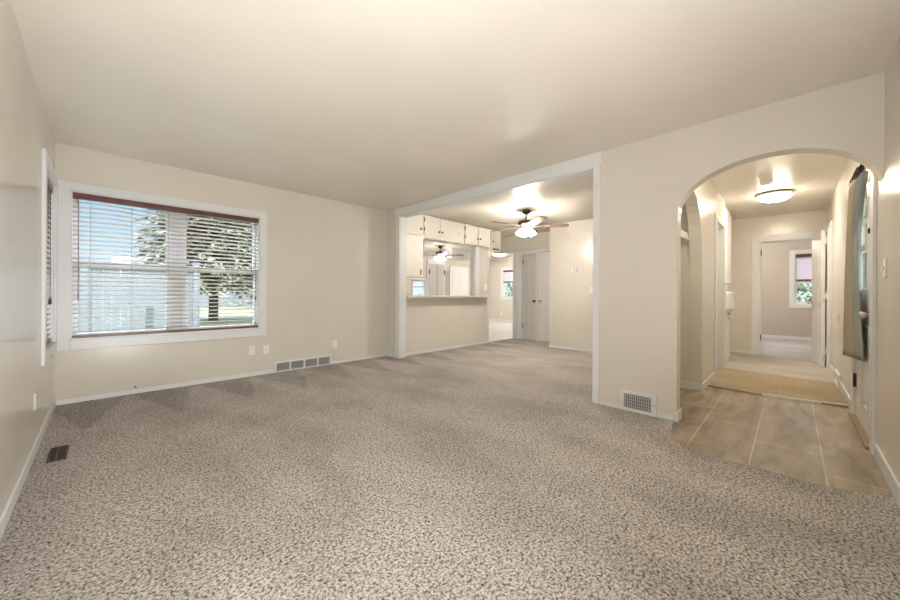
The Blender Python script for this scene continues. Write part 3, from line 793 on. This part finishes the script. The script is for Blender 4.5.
# small soap dispenser and tap on the kitchen side: sink cabinet below the kitchen window
r = thing('sink_cabinet', 'low cream kitchen base cabinet under the bright kitchen window', 'cabinet', (6.2, 8.2, 0))
MB().box(5.2, 7.15, 7.92, 8.49, 0.08, 0.90).build('body', M['cab'], r, bevel=0.003)
MB().box(5.2, 7.16, 7.88, 8.495, 0.90, 0.94).build('worktop', M['counter'], r, bevel=0.004)
for i in range(4):
    q = MB().box(5.22 + i * 0.48, 5.68 + i * 0.48, 7.90, 7.92, 0.12, 0.87).build('door', M['cab'], r, bevel=0.003)
    MB().lathe((5.63 + i * 0.48, 7.90, 0.75), [(0.008, 0), (0.016, -0.02), (0.010, -0.03)], 12, 'y').build('knob', M['bronze'], q)
o = MB().tube([(7.0, 8.36, 0.94), (7.0, 8.36, 1.00), (7.0, 8.30, 1.04), (7.0, 8.20, 1.04), (7.0, 8.17, 1.01)], 0.012, 10).lathe((7.0, 8.36, 0.94), [(0.03, 0), (0.026, 0.02), (0.014, 0.03)], 14).build('faucet', M['chrome'])
tag(o, 'curved metal tap in front of the bright kitchen window', 'tap')

# hall linen cupboard with drawers and rounded box
r = thing('linen_cupboard', 'white built-in cupboard on the left of the hall with small drawers', 'cupboard', (6.93, 0.80, 0))
MB().box(6.465, 7.40, 0.735, 0.828, 0.0, 2.438).build('body', M['door'], r, bevel=0.003)
q = MB().box(6.52, 7.36, 0.717, 0.735, 1.24, 2.36).build('door', M['door'], r, bevel=0.003)
MB().box(6.545, 6.56, 0.700, 0.717, 1.30, 1.42).build('pull', M['chrome'], q)
for z0, z1 in ((1.14, 1.22), (0.74, 0.80), (0.66, 0.73)):
    q = MB().box(6.52, 7.36, 0.717, 0.735, z0, z1).build('drawer', M['door'], r, bevel=0.003)
    MB().lathe((6.94, 0.717, (z0 + z1) / 2), [(0.008, 0), (0.014, -0.016), (0.009, -0.022)], 12, 'y').build('knob', M['chrome'], q)
q = MB().box(6.56, 7.39, 0.672, 0.735, 0.82, 1.12).build('tilt_bin', M['door'], r, bevel=0.03)
MB().box(6.85, 7.05, 0.664, 0.674, 1.05, 1.07).build('pull', M['chrome'], q)
MB().box(6.465, 7.40, 0.722, 0.735, 0.0, 0.09).build('kickboard', M['trim'], r)
# alcove shelf
r = thing('closet_shelf', 'white shelf high in the alcove just inside the arch', 'shelf', (4.0, 1.0, 1.67))
MB().box(3.505, 4.668, 0.83, 1.198, 1.735, 1.755).build('board', M['trim'], r, bevel=0.003)
MB().box(3.505, 4.668, 0.825, 0.845, 1.672, 1.735).build('front_rail', M['trim'], r, bevel=0.003)
MB().box(4.645, 4.668, 0.845, 1.198, 1.672, 1.735).build('cleat', M['trim'], r)

# ------------------------------------------------------------------ ceiling fans
def fan(label, loc, theta, glow):
    r = thing('ceiling_fan', label, 'ceiling fan', loc, 'dark bronze fans with lit shades')
    x, y, z = loc
    def P(prof, name, mt, n=28):
        return MB().lathe((x, y, z), prof, n).build(name, mt, r)
    P([(0.16, -0.001), (0.165, -0.006), (0.15, -0.014), (0.07, -0.016)], 'ceiling_medallion', M['ceiling'])
    P([(0.068, -0.012), (0.068, -0.030), (0.058, -0.055), (0.035, -0.075), (0.018, -0.082)], 'canopy', M['bronze'])
    DZ = -0.035
    P([(0.013, -0.07), (0.013, -0.15 + DZ)], 'downrod', M['bronze'], 14)
    P([(a, b + DZ) for a, b in [(0.025, -0.135), (0.060, -0.145), (0.120, -0.158), (0.135, -0.175), (0.135, -0.205), (0.115, -0.225), (0.075, -0.235), (0.065, -0.255), (0.05, -0.262)]], 'motor_housing', M['bronze'])
    for k in range(5):
        a = theta + k * 2 * math.pi / 5
        T = Matrix.Translation((x, y, z - 0.236 + DZ)) @ Matrix.Rotation(a, 4, 'Z') @ Matrix.Rotation(R(-11), 4, 'X')
        s = MB()
        half = [(0.20, 0.045), (0.24, 0.055), (0.40, 0.064), (0.56, 0.066), (0.63, 0.060), (0.665, 0.040), (0.675, 0.012)]
        out = half + [(u, -v) for u, v in reversed(half)]
        s.prism(out, lambda u, v, d: tuple(T @ Vector((u, v, d))), -0.004, 0.004)
        bl = s.build('blade', M['blade'], r, bevel=0.002)
        s = MB()
        s.prism([(0.10, 0.022), (0.16, 0.014), (0.20, 0.030), (0.27, 0.034), (0.285, 0.0), (0.27, -0.034), (0.20, -0.030), (0.16, -0.014), (0.10, -0.022)], lambda u, v, d: tuple(T @ Vector((u, v, d))), -0.011, -0.004)
        s.build('blade_iron', M['bronze'], bl)
    P([(a, b + DZ) for a, b in [(0.05, -0.258), (0.062, -0.268), (0.062, -0.295), (0.045, -0.310), (0.02, -0.318)]], 'light_kit', M['chrome'])
    for k in range(4):
        a = theta + R(20) + k * math.pi / 2
        ca, sa = math.cos(a), math.sin(a)
        arm = MB().tube([(x + ca * 0.03, y + sa * 0.03, z - 0.285 + DZ), (x + ca * 0.066, y + sa * 0.066, z - 0.283 + DZ), (x + ca * 0.084, y + sa * 0.084, z - 0.297 + DZ)], 0.010, 8).build('lamp_arm', M['chrome'], r)
        T = Matrix.Translation((x + ca * 0.084, y + sa * 0.084, z - 0.292 + DZ)) @ Matrix.Rotation(a, 4, 'Z') @ Matrix.Rotation(R(-24), 4, 'Y')
        s = MB()
        n = 20
        rings = [[s.bm.verts.new(T @ Vector((rr * math.cos(2 * math.pi * i / n), rr * math.sin(2 * math.pi * i / n), h))) for i in range(n)] for rr, h in ((0.020, 0.0), (0.030, -0.018), (0.042, -0.045), (0.049, -0.07), (0.056, -0.095), (0.051, -0.094), (0.045, -0.07), (0.026, -0.027))]
        for p, q in zip(rings, rings[1:]):
            for i in range(n):
                s.bm.faces.new((p[i], p[(i + 1) % n], q[(i + 1) % n], q[i]))
        s.bm.faces.new(rings[0]); s.bm.faces.new(rings[-1])
        s.build('shade', glow, r, smooth=True)
    MB().tube([(x + 0.03, y - 0.03, z - 0.345), (x + 0.03, y - 0.03, z - 0.46)], 0.0015, 6).build('pull_chain', M['chrome'], r)
    return r
fan('dark bronze ceiling fan lit in the dining area beyond the wide opening', (4.86, 3.08, CZ), R(-45 - 8), M['shade'])
fan('smaller-looking lit ceiling fan in the kitchen, seen through the bar opening', (6.82, 7.17, CZ), R(-45 + 4), M['shade_kitchen'])

def flush_light(label, loc, rad, glow):
    r = thing('flush_ceiling_light', label, 'ceiling light', loc, 'domed ceiling lights')
    MB().lathe(loc, [(rad * 0.9, -0.001), (rad, -0.008), (rad * 1.02, -0.022), (rad * 0.97, -0.034), (rad * 0.90, -0.036)], 36).build('rim', M['chrome'], r)
    MB().lathe(loc, [(rad * 0.92, -0.034), (rad * 0.88, -0.056), (rad * 0.74, -0.082), (rad * 0.5, -0.101), (rad * 0.22, -0.110), (0.01, -0.111)], 36).build('glass_dome', glow, r)
    return r
flush_light('domed white ceiling light with a metal rim lit in the hall', (6.38, 0.175, CZ), 0.19, M['shade2'])
flush_light('bright domed ceiling light in the room beyond the passage', (9.4, 7.0, CZ), 0.24, M['dome_far'])
r = thing('smoke_detector', 'small oblong white detector on the hall ceiling beside the dome light', 'detector', (5.67, 0.22, CZ))
MB().box(5.61, 5.73, 0.165, 0.285, CZ - 0.028, CZ).build('case', M['whiteplastic'], r, bevel=0.012)
MB().box(5.625, 5.715, 0.18, 0.27, CZ - 0.033, CZ - 0.027).build('grille', M['ventgrey'], r, bevel=0.004)

# ------------------------------------------------------------------ registers
def register_y(label, x0, x1, z0, z1, y, sections, nl):
    r = thing('wall_register', label, 'air vent', ((x0 + x1) / 2, y, z0))
    b = MB()
    secs = []
    n = sections; wd = (x1 - x0 - 0.03) / n
    for i in range(n):
        secs.append((x0 + 0.015 + i * wd + 0.012, x0 + 0.015 + (i + 1) * wd - 0.012, z0 + 0.022, z1 - 0.022))
    b.holed(FY, y - 0.014, y - 0.002, x0, x1, z0, z1, secs)
    b.build('frame', M['trim'], r, bevel=0.002)
    MB().box(x0 + 0.01, x1 - 0.01, y - 0.004, y - 0.001, z0 + 0.01, z1 - 0.01).build('backing', M['ventdark'], r)
    s = MB()
    for (a, b_, za, zb) in secs:
        for k in range(nl):
            z = za + (zb - za) * (k + 0.5) / nl
            s.tbox(Matrix.Translation(((a + b_) / 2, y - 0.008, z)) @ Matrix.Rotation(R(-35), 4, 'X'), b_ - a, 0.010, 0.002)
    s.build('louvres', M['ventgrey'], r)
    return r
register_y('long white return vent with four sections low on the window wall', 1.592, 2.383, 0.004, 0.150, YW, 4, 9)
r = thing('wall_register', 'small white framed grille at floor level below the scuffed wall left of the arch', 'air vent', (XP, 0.97, 0.004))
y0, y1, z0, z1 = 0.826, 1.118, 0.006, 0.190
MB().holed(FX, XP - 0.016, XP - 0.002, y0, y1, z0, z1, [(y0 + 0.038, y1 - 0.03, z0 + 0.03, z1 - 0.028)]).build('frame', M['trim'], r, bevel=0.003)
MB().box(XP - 0.004, XP - 0.001, y0 + 0.01, y1 - 0.01, z0 + 0.01, z1 - 0.01).build('backing', M['ventdark'], r)
s = MB()
for k in range(13):
    y = y0 + 0.045 + k * (y1 - y0 - 0.085) / 12
    s.box(XP - 0.012, XP - 0.004, y - 0.002, y + 0.002, z0 + 0.03, z1 - 0.028)
for k in range(4):
    z = z0 + 0.05 + k * 0.029
    s.box(XP - 0.009, XP - 0.004, y0 + 0.038, y1 - 0.03, z - 0.0015, z + 0.0015)
s.build('louvres', M['ventgrey'], r)
MB().lathe((XP - 0.016, y0 + 0.018, 0.10), [(0.005, 0), (0.005, -0.003)], 10, 'x').build('screw', M['slot'], r)
r = thing('floor_register', 'dark brown metal vent set in the carpet by the left wall', 'air vent', (-0.2, 3.37, 0.01))
MB().holed(FZ, 0.010, 0.017, -0.240, -0.155, 3.235, 3.510, [(-0.232, -0.163, 3.245, 3.50)]).build('frame', M['brownmetal'], r, bevel=0.002)
s = MB()
for k in range(14):
    s.box(-0.232, -0.163, 3.250 + k * 0.0185, 3.256 + k * 0.0185, 0.0105, 0.015)
s.box(-0.206, -0.199, 3.245, 3.50, 0.0105, 0.016)
s.build('louvres', M['brownmetal'], r)
MB().box(-0.238, -0.157, 3.24, 3.505, 0.0095, 0.0108).build('backing', M['slot'], r)
r = thing('wall_register', 'narrow pale baseboard vent on the hall wall past the front door', 'air vent', (6.1, YR, 0.02))
MB().holed(FY, YR + 0.002, YR + 0.030, 5.85, 6.35, 0.018, 0.165, [(5.88, 6.32, 0.04, 0.145)]).build('frame', M['trim'], r, bevel=0.003)
s = MB()
for k in range(5):
    s.box(5.88, 6.32, YR + 0.004, YR + 0.018, 0.05 + k * 0.02, 0.056 + k * 0.02)
s.build('louvres', M['ventgrey'], r)

# ------------------------------------------------------------------ outlets, switches, thermostat
def plate(name, label, cat, axis, a, b, z, sgn, kind='outlet', wdt=0.072, hgt=0.116, grp=None, mt='whiteplastic'):
    """axis 'x': on a plane of constant X=a, b=y ; axis 'y': on plane Y=a, b=x ; sgn = direction into the room"""
    loc = (a, b, z) if axis == 'x' else (b, a, z)
    r = thing(name, label, cat, loc, grp)
    def bx(u0, u1, z0, z1, d0, d1, nm, m_, bev=0.0):
        d0, d1 = sorted((a + sgn * d0, a + sgn * d1))
        q = MB()
        q.box(d0, d1, b + u0, b + u1, z + z0, z + z1) if axis == 'x' else q.box(b + u0, b + u1, d0, d1, z + z0, z + z1)
        return q.build(nm, m_, r, bevel=bev)
    bx(-wdt / 2, wdt / 2, -hgt / 2, hgt / 2, 0.0005, 0.006, 'cover_plate', M[mt], 0.002)
    if kind == 'outlet':
        for dz in (0.024, -0.024):
            bx(-0.016, 0.016, dz - 0.014, dz + 0.014, 0.005, 0.0075, 'receptacle', M['whiteplastic'], 0.003)
            bx(-0.008, -0.0055, dz - 0.004, dz + 0.006, 0.007, 0.0078, 'slot', M['slot'])
            bx(0.0055, 0.008, dz - 0.004, dz + 0.006, 0.007, 0.0078, 'slot', M['slot'])
    elif kind == 'switch':
        bx(-0.005, 0.005, -0.012, 0.012, 0.005, 0.016, 'toggle', M['whiteplastic'], 0.002)
    elif kind == 'coax':
        q = MB().lathe((b, a, z) if axis == 'y' else (a, b, z), [(0.006, sgn * 0.004), (0.006, sgn * 0.014)], 10, axis)
        q.build('jack', M['chrome'], r)
    return r
plate('wall_outlet', 'white outlet under the window corner, left of a pair', 'outlet', 'y', YW, 1.326, 0.335, -1, 'outlet')
plate('wall_outlet', 'white cable jack plate, right of the pair under the window corner', 'wall plate', 'y', YW, 1.495, 0.327, -1, 'coax')
plate('wall_outlet', 'white outlet right of the long return vent', 'outlet', 'y', YW, 2.436, 0.302, -1, 'outlet')
plate('wall_outlet', 'white outlet on the left wall below the side window', 'outlet', 'x', XL, 3.55, 0.336, 1, 'outlet')
plate('light_switch', 'white light switch by the corner right of the arch', 'switch', 'y', YR, 3.31, 1.232, 1, 'switch', 0.075, 0.12)
plate('light_switch', 'white switch at the right end of the bar wall', 'switch', 'y', YB, 5.72, 1.20, -1, 'switch')
plate('light_switch', 'beige switch on the end wall of the hall', 'switch', 'x', XH, 0.60, 1.19, -1, 'switch', mt='beigeplastic')
plate('light_switch', 'white switch on the thermostat wall near the opening edge', 'switch', 'x', XT, 2.585, 1.14, -1, 'switch')
plate('wall_outlet', 'pale outlet on the hall wall between the vent and the front door', 'outlet', 'y', YR, 6.2, 0.77, 1, 'outlet')
plate('wall_outlet', 'tiny white outlet below the far window beyond the passage', 'outlet', 'x', 10.60, 7.77, 0.33, -1, 'outlet')
r = thing('thermostat', 'small white thermostat alone on the dining end wall', 'thermostat', (XT, 2.905, 1.52))
MB().box(XT - 0.028, XT, 2.85, 2.96, 1.475, 1.565).build('case', M['whiteplastic'], r, bevel=0.006)
MB().box(XT - 0.031, XT - 0.027, 2.893, 2.917, 1.51, 1.53).build('display', M['ventdark'], r)
# cable stub on the window wall
o = MB().tube([(0.235, YW, 0.085), (0.237, YW - 0.018, 0.087), (0.245, YW - 0.026, 0.078), (0.25, YW - 0.022, 0.066)], 0.004, 8).build('cable_stub', M['slot'])
tag(o, 'short dark cable end poking from the wall under the large window', 'cable')

# ------------------------------------------------------------------ outdoors
GZ = -0.35
st(MB().box(-40, 60, 5.1, 90, GZ - 0.2, GZ).box(-40, -0.7, -20, 5.1, GZ - 0.2, GZ).box(11.9, 60, -20, 5.1, GZ - 0.2, GZ).box(-0.7, 11.9, -20, -0.9, GZ - 0.2, GZ).build('ground', M['grass']))
# white vinyl fence
r = thing('privacy_fence', 'pale blue-white privacy fence outside the large window', 'fence', (0.3, 9.3, GZ))
fx0, fx1 = -3.6, 1.45
s = MB()
n = 42
for i in range(n):
    a = fx0 + (fx1 - fx0) * i / n
    s.box(a + 0.003, a + (fx1 - fx0) / n - 0.003, 9.30, 9.33, GZ + 0.06, 1.56)
s.build('board_panel', M['vinylfence'], r)
MB().box(fx0, fx1, 9.27, 9.36, 1.50, 1.63).box(fx0, fx1, 9.27, 9.36, GZ + 0.04, GZ + 0.20).build('rail', M['vinylfence'], r)
for i in range(4):
    x = fx0 + (fx1 - fx0) * i / 3
    q = MB().box(x - 0.06, x + 0.06, 9.25, 9.38, GZ, 1.68).build('post', M['vinylfence'], r)
    MB().box(x - 0.07, x + 0.07, 9.24, 9.39, 1.68, 1.71).build('post_cap', M['vinylfence'], q)
# standing yard post with a bent pipe
r = thing('yard_hydrant', 'grey post with a bent pipe in front of the fence', 'hydrant', (0.62, 8.2, GZ))
MB().box(0.545, 0.655, 8.16, 8.24, GZ, 0.82).build('post', M['greymetal'], r, bevel=0.01)
MB().tube([(0.66, 8.2, 0.30), (0.78, 8.2, 0.28), (0.85, 8.2, 0.40), (0.98, 8.2, 0.44), (1.02, 8.2, 0.52)], 0.018, 10).build('pipe', M['greymetal'], r)
# spruce
def spruce(label, loc, h, rad, low, seed, nb=1500, grp='trees in the yard'):
    rnd = random.Random(seed)
    x, y, z = loc
    r = thing('spruce_tree', label, 'tree', loc, grp)
    MB().tube([(x, y, z), (x + 0.05, y, z + h * 0.3), (x - 0.03, y, z + h * 0.65), (x, y, z + h)], [rad * 0.062, rad * 0.05, rad * 0.035, 0.02], 10).build('trunk', M['bark'], r)
    s = MB()
    for i in range(nb):
        t = rnd.random() ** 1.25
        zz = z + low + (h - low) * t
        R_ = rad * (1 - t) ** 0.75 * (0.62 + 0.38 * rnd.random()) + 0.1
        a = rnd.random() * 2 * math.pi
        nseg = max(3, int(R_ / 0.28))
        droop = 0.10 + 0.18 * rnd.random()
        for k in range(nseg):
            f = (k + 0.6) / nseg
            if f < 0.22:
                continue
            c_ = Vector((x + math.cos(a) * R_ * f, y + math.sin(a) * R_ * f, zz - droop * R_ * f * f))
            for q in range(3):
                aa = a + rnd.uniform(-0.9, 0.9)
                ln = rnd.uniform(0.22, 0.42)
                dv = Vector((math.cos(aa) * ln, math.sin(aa) * ln, -rnd.uniform(0.0, 0.22)))
                sd_ = Vector((-math.sin(aa), math.cos(aa), rnd.uniform(-0.5, 0.5))).normalized() * rnd.uniform(0.035, 0.07)
                p0 = c_ + Vector((rnd.uniform(-.1, .1), rnd.uniform(-.1, .1), rnd.uniform(-.08, .08)))
                v = [s.bm.verts.new(p0 - sd_ * 0.4), s.bm.verts.new(p0 + dv * 0.5 - sd_), s.bm.verts.new(p0 + dv), s.bm.verts.new(p0 + dv * 0.5 + sd_)]
                s.bm.faces.new(v)
    s.build('crown', M['needle'], r)
    return r
spruce('tall spruce filling the right half of the large window', (3.9, 20.5, GZ), 13.0, 3.5, 1.9, 3, 2600)
spruce('distant smaller spruce behind the large tree', (10.5, 34, GZ), 9.0, 2.4, 0.6, 5, 350)
# distant house
r = thing('neighbour_house', 'pale house beyond the tree at the right of the window', 'house', (7.5, 40, GZ))
MB().box(1.0, 17.0, 40, 47, GZ, 2.3).build('wall', M['siding'], r)
MB().prism([(39.3, 2.3), (43.5, 4.4), (47.7, 2.3)], lambda u, v, d: (d, u, v), 0.6, 17.4).build('roof', M['roofing'], r)
for x in (4.0, 7.6, 11.2):
    q = MB().box(x, x + 1.2, 39.94, 40.0, 0.6, 1.8).build('window', M['trim'], r)
    MB().box(x + 0.1, x + 1.1, 39.92, 39.95, 0.7, 1.7).build('pane', M['fridge'], q)
# shrubs outside the bedroom and the far windows
def shrub(label, loc, rad, h, seed, n=1500):
    rnd = random.Random(seed)
    r = thing('shrub', label, 'shrub', loc, 'shrubs outside the far windows')
    s = MB()
    for i in range(n):
        d_ = Vector((rnd.gauss(0, 1), rnd.gauss(0, 1), rnd.gauss(0, 1))).normalized() * rnd.uniform(0.6, 1.0)
        p = Vector(loc) + Vector((d_.x * rad, d_.y * rad, h * 0.55 + d_.z * h * 0.45))
        nn = Vector((rnd.uniform(-1, 1), rnd.uniform(-1, 1), rnd.uniform(-0.3, 1))).normalized()
        a = nn.orthogonal().normalized(); b = nn.cross(a)
        l = rnd.uniform(0.07, 0.13)
        s.bm.faces.new([s.bm.verts.new(p + a * l), s.bm.verts.new(p + b * l * 0.5), s.bm.verts.new(p - a * l), s.bm.verts.new(p - b * l * 0.5)])
    s.build('foliage', M['shrub'], r)
    MB().tube([loc, (loc[0], loc[1], loc[2] + h * 0.5)], 0.05, 8).build('stem', M['bark'], r)
shrub('leafy shrub outside the bedroom window at the end of the hall', (13.6, -0.4, GZ), 1.1, 2.2, 11)
shrub('leafy shrub outside the far window beyond the passage', (13.4, 9.0, GZ), 1.2, 2.2, 12)

for o in bpy.data.objects:
    if '_o' in o:
        del o['_o']
